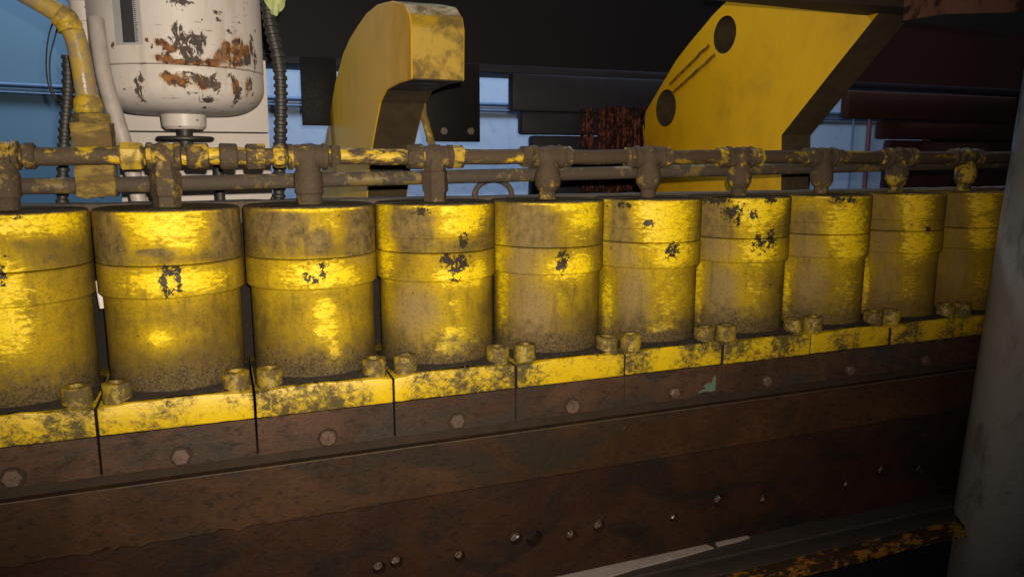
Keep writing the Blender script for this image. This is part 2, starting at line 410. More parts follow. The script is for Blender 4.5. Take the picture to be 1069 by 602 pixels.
# ------------------------------------------------------------ cylinders
PATCH = {
    0: [('C', 26, -0.012, 45, 0.0114), ('C', 3, -0.08, 16, 0.0308), ('K', 6, -0.064, 3, 0.0123), ('K', 20, -0.005, 3, 0.0031), ('C', 4, -0.122, 18, 0.031), ('C', 46, -0.006, 24, 0.0064)],
    1: [('C', 0, -0.016, 39, 0.0217), ('C', -15, -0.007, 28, 0.0108), ('C', 11, -0.041, 13, 0.0077), ('C', 6, -0.082, 42, 0.0144), ('K', 2, -0.069, 8, 0.0066), ('K', -4, -0.08, 3, 0.0132), ('K', 7, -0.081, 3, 0.0133), ('K', 0, -0.094, 3, 0.0055), ('C', -12, -0.148, 9, 0.0089), ('G', -48, -0.029, 16, 0.0328), ('G', 56, -0.028, 20, 0.0349), ('G', -6, -0.047, 14, 0.0044), ('g', -3, -0.194, 35, 0.0135)],
    2: [('C', -9, -0.001, 34, 0.0046), ('c', 2, -0.026, 22, 0.0233), ('C', 3, -0.083, 36, 0.0165), ('G', -1, -0.04, 11, 0.014), ('G', -34, -0.022, 26, 0.0209), ('K', 2, -0.071, 3, 0.0071), ('K', -10, -0.084, 4, 0.007), ('K', 2, -0.081, 3, 0.0071), ('K', -4, -0.09, 3, 0.0035), ('C', 3, -0.13, 10, 0.0143), ('C', 4, -0.154, 10, 0.0143), ('C', 10, -0.18, 5, 0.0145), ('G', 45, -0.032, 18, 0.0367), ('g', -6, -0.19, 45, 0.0144)],
    3: [('C', 11, -0.009, 28, 0.01), ('C', 5, -0.027, 23, 0.0125), ('C', -28, -0.002, 21, 0.0049), ('C', 22, -0.016, 12, 0.0126), ('C', 2, -0.094, 20, 0.0151), ('C', 28, -0.093, 10, 0.018), ('K', -5, -0.073, 7, 0.0087), ('K', 8, -0.074, 8, 0.0088), ('K', 2, -0.084, 7, 0.0075), ('K', 2, -0.099, 5, 0.0038), ('K', 10, -0.049, 5, 0.01), ('C', -5, -0.173, 20, 0.0102), ('C', -4, -0.189, 25, 0.0127), ('C', -69, -0.042, 11, 0.0636), ('G', -42, -0.027, 24, 0.0223), ('G', -39, -0.147, 24, 0.038), ('c', -1, -0.134, 11, 0.0177), ('g', -39, -0.199, 29, 0.0128), ('K', -28, -0.008, 9, 0.0049)],
    4: [('C', 8, -0.006, 25, 0.0079), ('C', 17, -0.023, 19, 0.016), ('c', 4, -0.038, 19, 0.0238), ('C', -10, -0.092, 17, 0.0159), ('C', 10, -0.09, 14, 0.0188), ('K', -8, -0.074, 6, 0.0079), ('K', -9, -0.087, 6, 0.0106), ('G', -43, -0.038, 24, 0.0463), ('G', -48, -0.092, 20, 0.02), ('G', -44, -0.16, 25, 0.0512), ('C', -76, -0.124, 10, 0.0826), ('c', -10, -0.132, 6, 0.016), ('g', -24, -0.186, 37, 0.0161)],
    5: [('C', -10, -0.036, 27, 0.0473), ('C', -27, -0.022, 21, 0.0278), ('C', -3, -0.078, 24, 0.0197), ('K', -4, -0.073, 8, 0.0112), ('K', -30, -0.035, 6, 0.0056), ('K', -56, -0.009, 8, 0.0056), ('G', -61, -0.052, 16, 0.0496), ('G', -55, -0.084, 15, 0.017), ('C', -76, -0.178, 9, 0.0586), ('C', -75, -0.046, 6, 0.0646), ('G', -43, -0.15, 16, 0.0498), ('c', -9, -0.142, 21, 0.0425), ('C', -13, -0.191, 14, 0.0057), ('g', -32, -0.2, 39, 0.0114)],
    6: [('C', -18, -0.019, 23, 0.0322), ('C', 8, -0.012, 12, 0.0177), ('C', -13, -0.08, 22, 0.0207), ('C', -38, -0.009, 10, 0.0147), ('K', -63, -0.005, 20, 0.0059), ('K', -42, -0.022, 10, 0.0103), ('K', -37, -0.036, 5, 0.0074), ('K', -2, -0.004, 9, 0.0059), ('K', -21, -0.026, 5, 0.0073), ('K', -12, -0.07, 7, 0.0133), ('K', 2, -0.063, 7, 0.0148), ('G', -62, -0.042, 20, 0.0373), ('G', -55, -0.082, 19, 0.0179), ('C', -80, -0.16, 7, 0.0617), ('G', -53, -0.155, 19, 0.0452), ('c', -13, -0.137, 13, 0.0298)],
    7: [('C', -10, -0.053, 26, 0.0465), ('c', -48, -0.015, 30, 0.0155), ('C', -2, -0.088, 22, 0.0187), ('K', -24, -0.005, 8, 0.0077), ('K', -7, -0.007, 7, 0.0062), ('G', -54, -0.054, 14, 0.0313), ('G', -50, -0.088, 16, 0.0188), ('G', -47, -0.149, 18, 0.0395), ('c', -3, -0.164, 19, 0.0473), ('C', -74, -0.169, 5, 0.0484), ('c', -14, -0.187, 17, 0.0095)],
    8: [('C', -25, -0.025, 20, 0.0356), ('C', -18, -0.082, 19, 0.0326), ('K', -5, -0.058, 4, 0.0049), ('G', -57, -0.059, 14, 0.0658), ('c', -22, -0.157, 16, 0.0412), ('C', -73, -0.162, 5, 0.0506), ('G', -48, -0.158, 12, 0.0415)],
    9: [('C', -33, -0.021, 17, 0.0204), ('C', -27, -0.071, 16, 0.0341), ('G', -56, -0.047, 10, 0.0516), ('G', -49, -0.133, 12, 0.0432), ('c', -20, -0.166, 12, 0.0345)],
}
def set_masks(me, k, org):
    n = len(me.vertices); co = np.empty(n*3, dtype=np.float32)
    me.vertices.foreach_get('co', co); co = co.reshape(-1, 3)
    x, y, z = co[:, 0]-org[0], co[:, 1]-org[1], co[:, 2]-org[2]
    phi = np.degrees(np.arctan2(x, -y))
    warm = np.zeros(n); clean = np.full(n, .36); chip = np.zeros(n); grime_shade = np.zeros(n); g = np.zeros(n)
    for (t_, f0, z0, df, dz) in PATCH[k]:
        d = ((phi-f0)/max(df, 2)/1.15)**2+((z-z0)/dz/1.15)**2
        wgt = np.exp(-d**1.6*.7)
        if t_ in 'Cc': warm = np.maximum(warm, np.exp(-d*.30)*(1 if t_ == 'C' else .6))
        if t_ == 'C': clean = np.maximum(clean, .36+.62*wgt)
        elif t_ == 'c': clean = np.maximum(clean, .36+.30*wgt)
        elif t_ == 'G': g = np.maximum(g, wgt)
        elif t_ == 'g': grime_shade = np.maximum(grime_shade, .42*wgt)
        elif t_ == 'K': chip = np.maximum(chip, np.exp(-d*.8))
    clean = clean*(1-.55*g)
    rim = np.exp(-((z+.0026)/.0012)**2)*np.clip(1-(np.abs(phi-(-8 if k > 3 else 2))-38)/12, 0, 1)
    clean = np.maximum(clean, rim*1.05)
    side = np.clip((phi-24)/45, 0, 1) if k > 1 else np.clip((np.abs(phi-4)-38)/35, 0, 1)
    grime_shade = np.maximum(grime_shade, side*.46*(z > -.2))  # less rubbed sides, with their edge shading put into the same mask
    # grit lies on the crown and where the barrel meets its flange
    grime_shade = np.maximum(grime_shade, np.clip(1-(z+.2186)/.022, 0, 1)*.75)
    grime_shade = np.where((z > -.0012), 1.0, grime_shade)
    r = np.hypot(x, y)
    grime_shade = np.maximum(grime_shade, np.clip(1-(z+.2186)/.082, 0, 1)**1.0*1.10)
    # the upper cap carries more film than the band and barrel
    grime_shade = np.where(rim > .3, 0, grime_shade)
    up = np.where(z > -.0632, (.62 if k in (1, 2, 3) else .5), 0.0)*(1-np.clip((clean-.36)/.3, 0, 1))
    grime_shade = np.maximum(grime_shade, up)
    for nm, a in (('clean', clean), ('grey', g), ('warm', warm), ('chip', chip), ('grime_shade', grime_shade)):
        at_ = me.attributes.new(nm, 'FLOAT', 'POINT'); at_.data.foreach_set('value', a.astype(np.float32))
def dense(prof, step=.0022):
    out = [prof[0]]
    for a, b in zip(prof, prof[1:]):
        L = math.hypot(b[0]-a[0], b[1]-a[1]); n = max(1, int(L/step))
        for i in range(1, n+1): out.append((a[0]+(b[0]-a[0])*i/n, a[1]+(b[1]-a[1])*i/n))
    return out
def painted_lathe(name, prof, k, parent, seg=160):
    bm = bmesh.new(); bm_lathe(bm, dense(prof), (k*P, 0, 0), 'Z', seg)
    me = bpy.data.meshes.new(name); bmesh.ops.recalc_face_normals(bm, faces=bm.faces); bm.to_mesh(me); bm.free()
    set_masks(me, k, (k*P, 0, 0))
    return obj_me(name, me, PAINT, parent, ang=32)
LAB = {
 0: 'leftmost dusty yellow cylinder, cut off by the left edge, rubbed bright along its top rim',
 1: 'second yellow cylinder from the left, oval dark chip mark on its band',
 2: 'third dusty yellow cylinder from the left, bright band, yellow streak down its barrel',
 3: 'fourth yellow cylinder from the left, scraped yellow patch at its foot',
 4: 'grey filmed yellow cylinder before the rusty red strands, tall chip on band',
 5: 'yellow cylinder with bright clean right half and one small dark spot on the band',
 6: 'yellow cylinder with black peeling patches over both its top and its band',
 7: 'dull yellow cylinder with a dark chip at its top rim, third from the grey column',
 8: 'brownish yellow cylinder second from the grey column, grey left half',
 9: 'dim yellow cylinder partly hidden behind the grey column'}
ZF = -.2186; ZFB = -.2533; ZB = -.3003; YF = -.0934
for k in range(N):
    c = thing('hydraulic_cylinder', LAB[k], 'cylinder', (k*P, 0, -.2186), 'yellow hydraulic cylinders in a row')
    R = .0835; e = .0022
    zm = -.0632
    top = [(0.002, 0), (R-.004, 0), (R-.0015, -.0008), (R, -.0030)]
    if k in (3, 6, 7, 8, 5):   # a second turned line higher up the cap
        zl = {3: -.044, 6: -.045, 7: -.044, 8: -.045, 5: -.043}[k]
        top += [(R, zl+.0008), (R-.0012, zl), (R-.0004, zl-.0010)]
        R2 = R-.0004
    else: R2 = R
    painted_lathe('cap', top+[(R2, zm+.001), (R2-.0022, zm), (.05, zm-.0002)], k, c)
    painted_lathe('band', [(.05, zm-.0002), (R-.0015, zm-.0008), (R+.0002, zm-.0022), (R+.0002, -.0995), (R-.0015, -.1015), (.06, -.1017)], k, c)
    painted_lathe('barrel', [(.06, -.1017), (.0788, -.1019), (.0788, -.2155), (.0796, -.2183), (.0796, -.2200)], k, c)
    # flange, its upper front edge burnt and wavy
    bm = bmesh.new()
    fy = YF+(0, .0006, -.0004, .0008, 0, .0016, -.0008, .0012, -.0012, 0)[k]
    bm_box(bm, k*P-P/2+.0010, k*P+P/2-.0010, fy, .0934, ZFB+.0006, ZF, bev=.0024, seg=2)
    roughen(bm, 0, .006) if False else None
    me_cells = [e_ for e_ in bm.edges if abs((e_.verts[0].co-e_.verts[1].co).x) > .05]
    bmesh.ops.subdivide_edges(bm, edges=me_cells, cuts=28)
    for v in bm.verts:
        u = (v.co.x-k*P)/(P/2)
        if v.co.z > -.226 and v.co.y < -.08:
            n_ = mnoise.noise(Vector((v.co.x*38, k*3.1, 0)))
            v.co.z += .0042*(1-u*u) + .0022*n_ - .0022 + (.0012*u if k > 3 else 0)
            v.co.y += -.0009*n_
        if v.co.z < -.245 and v.co.y < -.08: v.co.z += .0006*mnoise.noise(Vector((v.co.x*70, 5, k)))
    fo = obj('flange', bm, FLANGE, c); fo.data.materials.append(GROOVE)
    for f in fo.data.polygons:      # grease packed into the joints
        if abs(f.normal.x) > .55: f.material_index = 1
    # dirt lying on the flange round the barrel: one lumpy sheet
    bm = bmesh.new(); rr = random.Random(k)
    rings = []
    for i in range(49):
        a = math.radians(-110+220*i/48)
        row = []
        for j in range(9):
            r = .0770+(j/8)*.030*(1/max(abs(math.cos(a)), abs(math.sin(a)), .74))*.80
            x = k*P+r*math.sin(a); y = -r*math.cos(a)
            x = min(max(x, k*P-.0825), k*P+.0825); y = max(y, YF+.0030)
            h = .0045*(1-j/8)**1.5+.0012*mnoise.noise(Vector((x*150, y*150, 1)))+.0010
            row.append(bm.verts.new((x, y, ZF+(0.0006 if j == 8 else max(h, .0006))+.0016)))
        rings.append(row)
    for a_, b_ in zip(rings, rings[1:]):
        for j in range(8): bm.faces.new((a_[j], b_[j], b_[j+1], a_[j+1]))
    bmesh.ops.solidify(bm, geom=bm.faces[:], thickness=.002)
    for _ in range(150):
        a = math.radians(rr.uniform(-75, 75)); r = .080+abs(rr.gauss(0, .009))
        x = k*P+r*math.sin(a); y = -r*math.cos(a)
        if abs(x-k*P) > .081 or y < YF+.003: continue
        q_ = rr.uniform(.0006, .0021)
        bmesh.ops.create_icosphere(bm, subdivisions=1, radius=q_, matrix=Matrix.Translation((x, y, ZF+.0028)) @ Matrix.Rotation(rr.uniform(0, 3), 4, 'X') @ Matrix.Diagonal((1, rr.uniform(.5, 1), rr.uniform(.4, 1), 1)))
    obj('grit_fillet', bm, GRIT, c, ang=180)
    for s in (-1, 1):
        sx, sy = k*P+s*.0650+rr.uniform(-.001, .001), -.0725
        hh = .0225; r = .0158
        bm = bmesh.new()
        bm_lathe(bm, [(r, ZF-.001), (r, ZF+hh-.0022), (r-.0006, ZF+hh-.0008), (r-.002, ZF+hh), (.0080, ZF+hh), (.0074, ZF+hh-.0014), (.0072, ZF+hh-.008)], (sx, sy, 0), 'Z', 28)
        obj('cap_screw', bm, SCREW, c, ang=30)

BL = ['rusty steel block under the leftmost cylinder, with a pale round bolt', 'rusty steel block below the second cylinder, with a pale hexagon bolt in the middle',
      'brown steel block under the third cylinder with a round rusty bolt', 'brown steel block under the fourth cylinder, smooth worn bolt right of its middle',
      'brown steel block under the fifth cylinder with an orange rusted bolt', 'dark steel block with a green stain at its lower right corner',
      'dark steel block right of the green stained one, with a small bright flecked bolt', 'dark brown steel block under the dull cylinder third from the grey column',
      'nearly black steel block under the cylinder second from the grey column', 'nearly black steel block running behind the grey column']
for k in range(N):
    b = thing('clamp_block', BL[k], 'steel block', (k*P, 0, ZB), 'steel blocks under the flanges')
    bm = bmesh.new(); bm_box(bm, k*P-P/2+(.0014 if k < 4 else .0005), k*P+P/2-(.0014 if k < 4 else .0005), YF+.0008, .09, ZB, ZFB)
    bo = obj('block_body', bm, BLOCKM, b, smooth=False); bo.data.materials.append(GROOVE)
    for f in bo.data.polygons:
        if abs(f.normal.x) > .7: f.material_index = 1
    seg = 6 if k % 2 == 1 or k == 0 else 8
    if k < 9:
        bm = bmesh.new(); r = .0105 if k < 5 else .0085
        bm_lathe(bm, [(r, YF+.002), (r, YF-.0060), (r-.0016, YF-.0074), (.0016, YF-.0076), (.001, YF-.0060)], (k*P-.001, 0, -.2875), 'Y', seg)
        hb = obj('hex_bolt', bm, BOLTM, b, ang=20)
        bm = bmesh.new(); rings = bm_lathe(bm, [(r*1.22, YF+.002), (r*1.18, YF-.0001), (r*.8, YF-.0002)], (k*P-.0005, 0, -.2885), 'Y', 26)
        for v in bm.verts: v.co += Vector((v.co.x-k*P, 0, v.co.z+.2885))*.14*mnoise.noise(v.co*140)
        obj('contact_shadow_ring', bm, GROOVE, hb)  # dark ring painted in as the contact shadow round the bolt
    if k == 5:
        bm = bmesh.new(); pts = [(0.893, -.2800), (.908, -.2730), (.914, -.2760), (.917, -.2655), (.921, -.2600), (.9245, -.2620), (.9245, -.2925), (.915, -.2940), (.895, -.2925), (.880, -.2945), (.886, -.2890), (.902, -.2860)]
        bm_prism(bm, [Vector((.9245+(x-.9245)*.72, YF+.0004, -.2925+(z+.2925)*.72)) for x, z in pts], Vector((0, .0012, 0)))
        obj('green_stain', bm, TEAL, b, smooth=False)

c_ = at(103.5, 303, .0)
tag(tube('white_cable_end', [(c_.x, .0, c_.z+.012), (c_.x+.0004, .0, c_.z-.006), (c_.x+.0016, .0, c_.z-.022)], .0032, WHITEP, None, 12), 'short white cable end in the gap between the first two cylinders', 'cable')
# ------------------------------------------------------------ long beams below
cb = thing('clamp_beam', 'long brown rusty steel beam with ragged lower edge under the row of blocks', 'beam', (.7, 0, -.39))
def strip_beam(name, z0, z1, y0, mat, parent, ragged=False, x0=-.75, x1=2.1, n=420):
    bm = bmesh.new(); rows = []
    zs = [z0, z0+.003, (z0*2+z1)/3, (z0+2*z1)/3, z1-.0010, z1]
    for i in range(n+1):
        x = x0+(x1-x0)*i/n; col = []
        for j, z in enumerate(zs):
            zz = z; yy = y0
            if ragged and j < 2:
                d = mnoise.noise(Vector((x*55, 1, 3)))+.6*mnoise.noise(Vector((x*160, 2, 1)))
                zz += (.0042*d-.002)*max(.22, 1.25*min(1, (.50-x)/.2))
                if j == 0: yy += .004
            if j == 5: yy += .0010
            yy += .00012*mnoise.noise(Vector((x*12, zz*30, 2)))
            col.append(bm.verts.new((x, yy, zz)))
        col.append(bm.verts.new((x, .09, z1))); col.append(bm.verts.new((x, .09, z0)))
        rows.append(col)
    m_ = len(rows[0])
    for a, b in zip(rows, rows[1:]):
        for j in range(m_):
            bm.faces.new((a[j], a[(j+1) % m_], b[(j+1) % m_], b[j]))
    bm.faces.new(rows[0]); bm.faces.new(list(reversed(rows[-1])))
    o = obj(name, bm, mat, parent, ang=8)
    if ragged:                              # worn arris, its thin bright highlight put into the colour
        o.data.materials.append(WORN_LIT)
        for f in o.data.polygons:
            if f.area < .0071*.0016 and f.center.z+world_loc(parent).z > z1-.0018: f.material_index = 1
    return o
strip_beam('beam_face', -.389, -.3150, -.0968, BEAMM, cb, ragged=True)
box('packing_strip', (-.75, 2.1, -.084, .088, -.3148, -.3005), GROOVE, cb)
lb = thing('lower_beam', 'dark red brown lower steel beam drilled with a row of bolt holes', 'beam', (.7, 0, -.54))
lbo = box('beam_face', (-.75, 2.1, -.0930, -.045, -.5465, -.3892), BEAML, lb, )
HOLES = [(.4226, -.4753, .0072, 1), (.3990, -.4790, .0075, 1), (.5112, -.4850, .0068, 1), (.5953, -.4746, .0080, 1), (.6234, -.4790, .0105, 0), (.6830, -.4870, .0075, 1),
         (.7285, -.4800, .0080, 1), (.8589, -.4900, .0065, 1), (.9415, -.4759, .0085, 1), (1.0304, -.4900, .0065, 1), (1.2848, -.4781, .0085, 1), (1.3748, -.4900, .0070, 1), (1.2064, -.4920, .0065, 1)]
cut = []
HOLES = [(x, z, r*1.2, s) for x, z, r, s in HOLES]
for x, z, r, s in HOLES:
    bm = bmesh.new(); bm_lathe(bm, [(r, -.11), (r, -.072)], (x, 0, z), 'Y', 28)
    cut.append(obj('cutter', bm, DARK))
boolean_cut(lbo, cut)
for f in lbo.data.polygons: f.use_smooth = False
for x, z, r, s in HOLES:
    if not s: continue
    bm = bmesh.new()
    bm_lathe(bm, [(r*.74, -.076), (r*.74, -.0850), (r*.62, -.0868), (r*.40, -.0860), (r*.28, -.0820)], (x, 0, z), 'Y', 9)
    rr = random.Random(int(x*1000))
    for v in bm.verts:
        if v.co.y < -.082: v.co += Vector((rr.uniform(-1, 1), rr.uniform(-.8, .8), rr.uniform(-1, 1)))*.0011
    obj('set_screw', bm, SHINY if rr.random() < .35 else BOLTM, lb, ang=10)
# bed below
bed = thing('machine_bed', 'grey steel ledge with worn rusty yellow front edge below the drilled beam', 'machine bed', (.7, -.12, -.56))
bm = bmesh.new(); bm_box(bm, -.75, 2.1, -.128, .088, -.575, -.5505, bev=.001, seg=1); obj('rear_ledge', bm, BEDG, bed, smooth=False)
box('front_ledge', (-.75, 2.1, -.166, -.1305, -.585, -.5530), BEDG, bed, bev=.001)
bm = bmesh.new()
n = 300; prof = [(-.1665, -.5545), (-.178, -.5560), (-.188, -.5620), (-.190, -.5720), (-.1665, -.590)]
rows = []
for i in range(n+1):
    x = -.75+2.85*i/n
    rows.append([bm.verts.new((x, y+(.003*mnoise.noise(Vector((x*30, y*50, z*50))) if 0 < j < 4 else 0), z+(.002*mnoise.noise(Vector((x*45, j, 2))) if 0 < j < 4 else 0))) for j, (y, z) in enumerate(prof)])
for a, b in zip(rows, rows[1:]):
    for j in range(5): bm.faces.new((a[j], a[(j+1) % 5], b[(j+1) % 5], b[j]))
bm.faces.new(rows[0]); bm.faces.new(list(reversed(rows[-1])))
obj('edge_strip', bm, BEDY, bed, ang=50)
box('bed_body', (-.75, 2.1, -.155, .085, -1.299, -.6005), DARK, bed)
# scraps and a long sliver lying on the ledge
SLIV = mat_plain('dull_pale_steel', (0.36, 0.29, 0.26), .55, .2, .3, 60, .3)
def sliver(pts, label):
    bm = bmesh.new(); bm_prism(bm, [Vector((x, y, -.5504)) for x, y in pts], Vector((0, 0, .0016)))
    tag(obj('metal_sliver', bm, SLIV, smooth=False), label, 'scrap', 'metal slivers on the ledge')
sliver([(.50, -.1275), (.50, -.1000), (.56, -.088), (.6245, -.078), (.70, -.081), (.7213, -.0835), (.80, -.0815), (.86, -.086), (.9227, -.0874), (.9283, -.1025), (.86, -.1080), (.78, -.1120), (.70, -.1220), (.60, -.1275)], 'long pale steel sliver lying along the ledge at the bottom')
sliver([(.9504, -.0847), (1.0009, -.0852), (1.0039, -.0950), (.985, -.0985), (.937, -.1005), (.940, -.0900)], 'short blunt pale sliver right of the long one on the ledge')
sliver([(1.100, -.0600), (1.122, -.0580), (1.128, -.0640), (1.104, -.0670)], 'small pale chip on the ledge just above the thin light strip')
sliver([(1.120, -.0790), (1.210, -.0655), (1.214, -.0690), (1.125, -.0840)], 'thin light strip of steel lying on the dark ledge')
sliver([(1.165, -.0600), (1.178, -.0560), (1.186, -.0620), (1.172, -.0650)], 'tiny pale chip above the middle of the thin light strip')
sliver([(1.255, -.0560), (1.282, -.0580), (1.280, -.0660), (1.262, -.0630)], 'small pale chip farthest right on the ledge')
# ------------------------------------------------------------ rail behind the caps
tag(box('rear_rail', (-.75, 2.1, .0860, .135, -.03, .0005), GRIT, bev=.002, rough=.0015, cell=.02), 'dusty dark steel rail running behind the tops of the cylinders', 'rail')
tag(box('rear_beam', (-.75, 2.1, .0955, .2, -.545, -.0305), GAPM), 'dark beam seen in the narrow gaps behind the cylinders', 'beam')

# ------------------------------------------------------------ pipework over the caps
ZT = .0610; YT = .0
man = thing('manifold_pipe', 'upper worn yellow pipe run with a tee fitting over every cylinder', 'pipe', (0, YT, ZT))
tube('pipe', [(-.75+.05*i, YT+.0006*math.sin(i*1.7), ZT+.0008*math.sin(i*2.3)) for i in range(29)], .0108, PIPEP, man, 20)
tube('pipe', [(.65+.05*i, YT+.0006*math.sin(i*1.7), ZT+.0008*math.sin(i*2.3)) for i in range(30)], .0108, PIPEB, man, 20)
def hexnut(bm, x, r, w, seg=6, y=YT, z=ZT, ph=0.0):
    rings = bm_lathe(bm, [(r*.86, x-w/2), (r, x-w/2+.0018), (r, x+w/2-.0018), (r*.86, x+w/2)], (0, y, z), 'X', seg)
    rot = Matrix.Rotation(ph, 3, 'X')
    for rg in rings:
        for v in rg:
            d = v.co-Vector((v.co.x, y, z)); v.co = Vector((v.co.x, y, z))+rot @ d
for k in range(N):
    rr = random.Random(k+40); x = k*P
    bm = bmesh.new()
    L = .026 if k > 1 else .020
    bm_lathe(bm, dense([(.0125, x-L), (.0164, x-L+.0015), (.0168, x-L+.007), (.0150, x-L+.0085), (.0152, x-.009), (.0166, x-.006), (.0166, x+.006), (.0152, x+.009), (.0150, x+L-.0085), (.0168, x+L-.007), (.0164, x+L-.0015), (.0125, x+L)], .003), (0, YT, ZT), 'X', 28)
    for v in bm.verts: v.co += (v.co-Vector((v.co.x, YT, ZT))).normalized()*.0020*mnoise.noise(v.co*110)
    tee = obj('tee_fitting', bm, FITS if k > 2 else FITP, man)
    bm = bmesh.new()
    rb = .0165
    if k >= 4:   # round bulging neck
        pr = [(.0130, ZT-.006), (.0150, ZT-.014), (rb+.001, ZT-.022), (rb+.0028, ZT-.031), (rb+.0022, ZT-.040), (.0150, ZT-.047), (.0118, ZT-.050), (.0118, ZT-.0618)]
        bm_lathe(bm, pr, (x, YT-.002, 0), 'Z', 20)
    else:
        pr = [(.0150, ZT-.004), (.0160, ZT-.018), (.0180, ZT-.021), (.0182, ZT-.046), (.0160, ZT-.049), (.0158, ZT-.0618)]
        bm_lathe(bm, pr, (x, YT-.002, 0), 'Z', 6 if k % 2 else 20)
    for v in bm.verts: v.co += Vector((v.co.x-x, v.co.y, 0)).normalized()*.0016*mnoise.noise(v.co*90)
    obj('neck', bm, FITP if k in (6, 8, 9, 4) else FITS, tee)
    for s in (-1, 1):
        if k == 1 and s == 1: continue
        bm = bmesh.new(); hexnut(bm, x+s*(L+.007+rr.uniform(0, .003)), .0150+rr.uniform(0, .002), .012+rr.uniform(0, .003), 6 if rr.random() < .5 else 18, ph=rr.uniform(0, 1))
        obj('union_nut', bm, FITP, tee, ang=28)
# the crowd of couplings between the second and third tee
for x, r, w_, sg, mt in ((.1345, .0168, .024, 8, YNUT), (.2085, .0165, .026, 20, FITP), (.2440, .0162, .022, 20, FITS), (.2760, .0170, .024, 8, FITP), (.305, .0140, .016, 6, FITP), (.485, .0168, .020, 20, FITP), (.5400, .0165, .016, 6, YNUT)):
    bm = bmesh.new(); hexnut(bm, x, r, w_, sg, ph=.3); 
    for v in bm.verts: v.co += Vector((0, v.co.y-YT, v.co.z-ZT)).normalized()*.0015*mnoise.noise(v.co*100)
    obj('coupling', bm, mt, man, ang=28)
pts = [(-.75+.1*i, .040, .0255+max(0, (-.75+.1*i-.1))*.0155) for i in range(29)]
tag(tube('return_pipe', pts, .0100, PIPED, None, 20), 'dark dusty pipe running level just behind and below the manifold', 'pipe')

# thin hose loop behind the fourth cylinder
c0 = at(515, 203, .085)
tag(tube('hose_loop', smooth_path([c0+Vector((.030*math.cos(a), .0, .022*math.sin(a))) for a in [math.pi*i/8 for i in range(-1, 10)]], 4), .0045, PIPED, None, 12), 'small arched grey hose standing behind the fourth and fifth cylinders', 'hose')

# ------------------------------------------------------------ square riser and bent pipe, left
x0, x1 = at(76, 170, .0135).x, at(118, 170, .0135).x
zt, zb = at(95, 127, .0135).z, at(95, 206, .0135).z
rz = thing('riser_pipe', 'bent grey and yellow pipe rising from a square gritty block at the left', 'pipe', ((x0+x1)/2, .035, zb))
bm = bmesh.new(); bm_box(bm, x0, x1, .0130, .058, zb, zt, bev=.0012, seg=1); roughen(bm, .0022, .006, 160)
for v in bm.verts:
    if v.co.z < zb+.004: v.co.z += .005*mnoise.noise(Vector((v.co.x*120, 1, 2)))
obj('square_block', bm, CAKE, rz, ang=60)
xc = (x0+x1)/2
yq = .034
def P3(px, py): p = at(px, py, yq); return Vector((p.x, yq, p.z))
a = P3(94, 128); b_ = P3(93, 103)
bm = bmesh.new(); bm_lathe(bm, [(.0215, a.z-.002), (.0205, a.z+.010), (.0150, a.z+.012)], (a.x+.002, yq, 0), 'Z', 6)
obj('hex_base', bm, CAKE, rz, ang=25)
bm = bmesh.new(); bm_lathe(bm, [(.0140, a.z+.010), (.0168, a.z+.014), (.0160, a.z+.026), (.0125, a.z+.032)], (a.x, yq, 0), 'Z', 18)
obj('collar', bm, YNUT, rz, ang=30)
pp = smooth_path([P3(92, 108), P3(89, 92), P3(84, 62), P3(78, 38), P3(72, 26), P3(65, 17), P3(55, 10), P3(38, 0), P3(10, -16)], 6)
tube('pipe', pp, .0118, GREYP, rz, 20)
bm = bmesh.new(); bm_tube(bm, smooth_path([P3(74, 33), P3(70, 22), P3(61, 15)], 5), lambda i: .0145-.0012*abs(math.sin(i*1.1)), 18)
obj('elbow', bm, YNUT, rz)

# ------------------------------------------------------------ corrugated hoses
def corr(name, pts, r, mat, label, n=14):
    path = smooth_path(pts, n*4); bm = bmesh.new()
    L = 0; acc = [0]
    for a_, b2 in zip(path, path[1:]): L += (b2-a_).length; acc.append(L)
    bm_tube(bm, path, lambda i: r*(1+.11*(1 if math.sin(acc[i]*2*math.pi/.0105) > 0 else -1)), 16)
    return tag(obj(name, bm, mat, ang=25), label, 'hose')
corr('corrugated_hose', [at(71, 58, .15), at(71, 90, .15), at(68, 130, .15), at(66, 170, .15), at(65, 215, .15), at(65, 300, .15)], .0072, RUBBER, 'black corrugated hose hanging behind the bent pipe at the left')
corr('corrugated_hose', [at(278, -25, .14), at(281, 20, .14), at(290, 60, .14), at(293, 90, .14), at(293, 130, .14), at(291, 210, .14), at(290, 300, .14)], .0088, RUBBER, 'black corrugated hose hanging between the white tank and the yellow hook')
wr = smooth_path([at(66, 20, .2), at(55, 25, .2), at(49, 50, .2), at(49, 80, .2), at(55, 100, .2), at(66, 107, .2)], 6)
tag(tube('thin_wire', wr, .0011, RUBBER, None, 6), 'thin black wire looping down in front of the blue wall, left strand', 'wire')
wr = smooth_path([at(62, 22, .21), at(57, 40, .21), at(52, 62, .21), at(53, 88, .21), at(58, 102, .21)], 6)
tag(tube('thin_wire', wr, .0011, RUBBER, None, 6), 'thin black wire beside the bent pipe, right and shorter strand', 'wire')

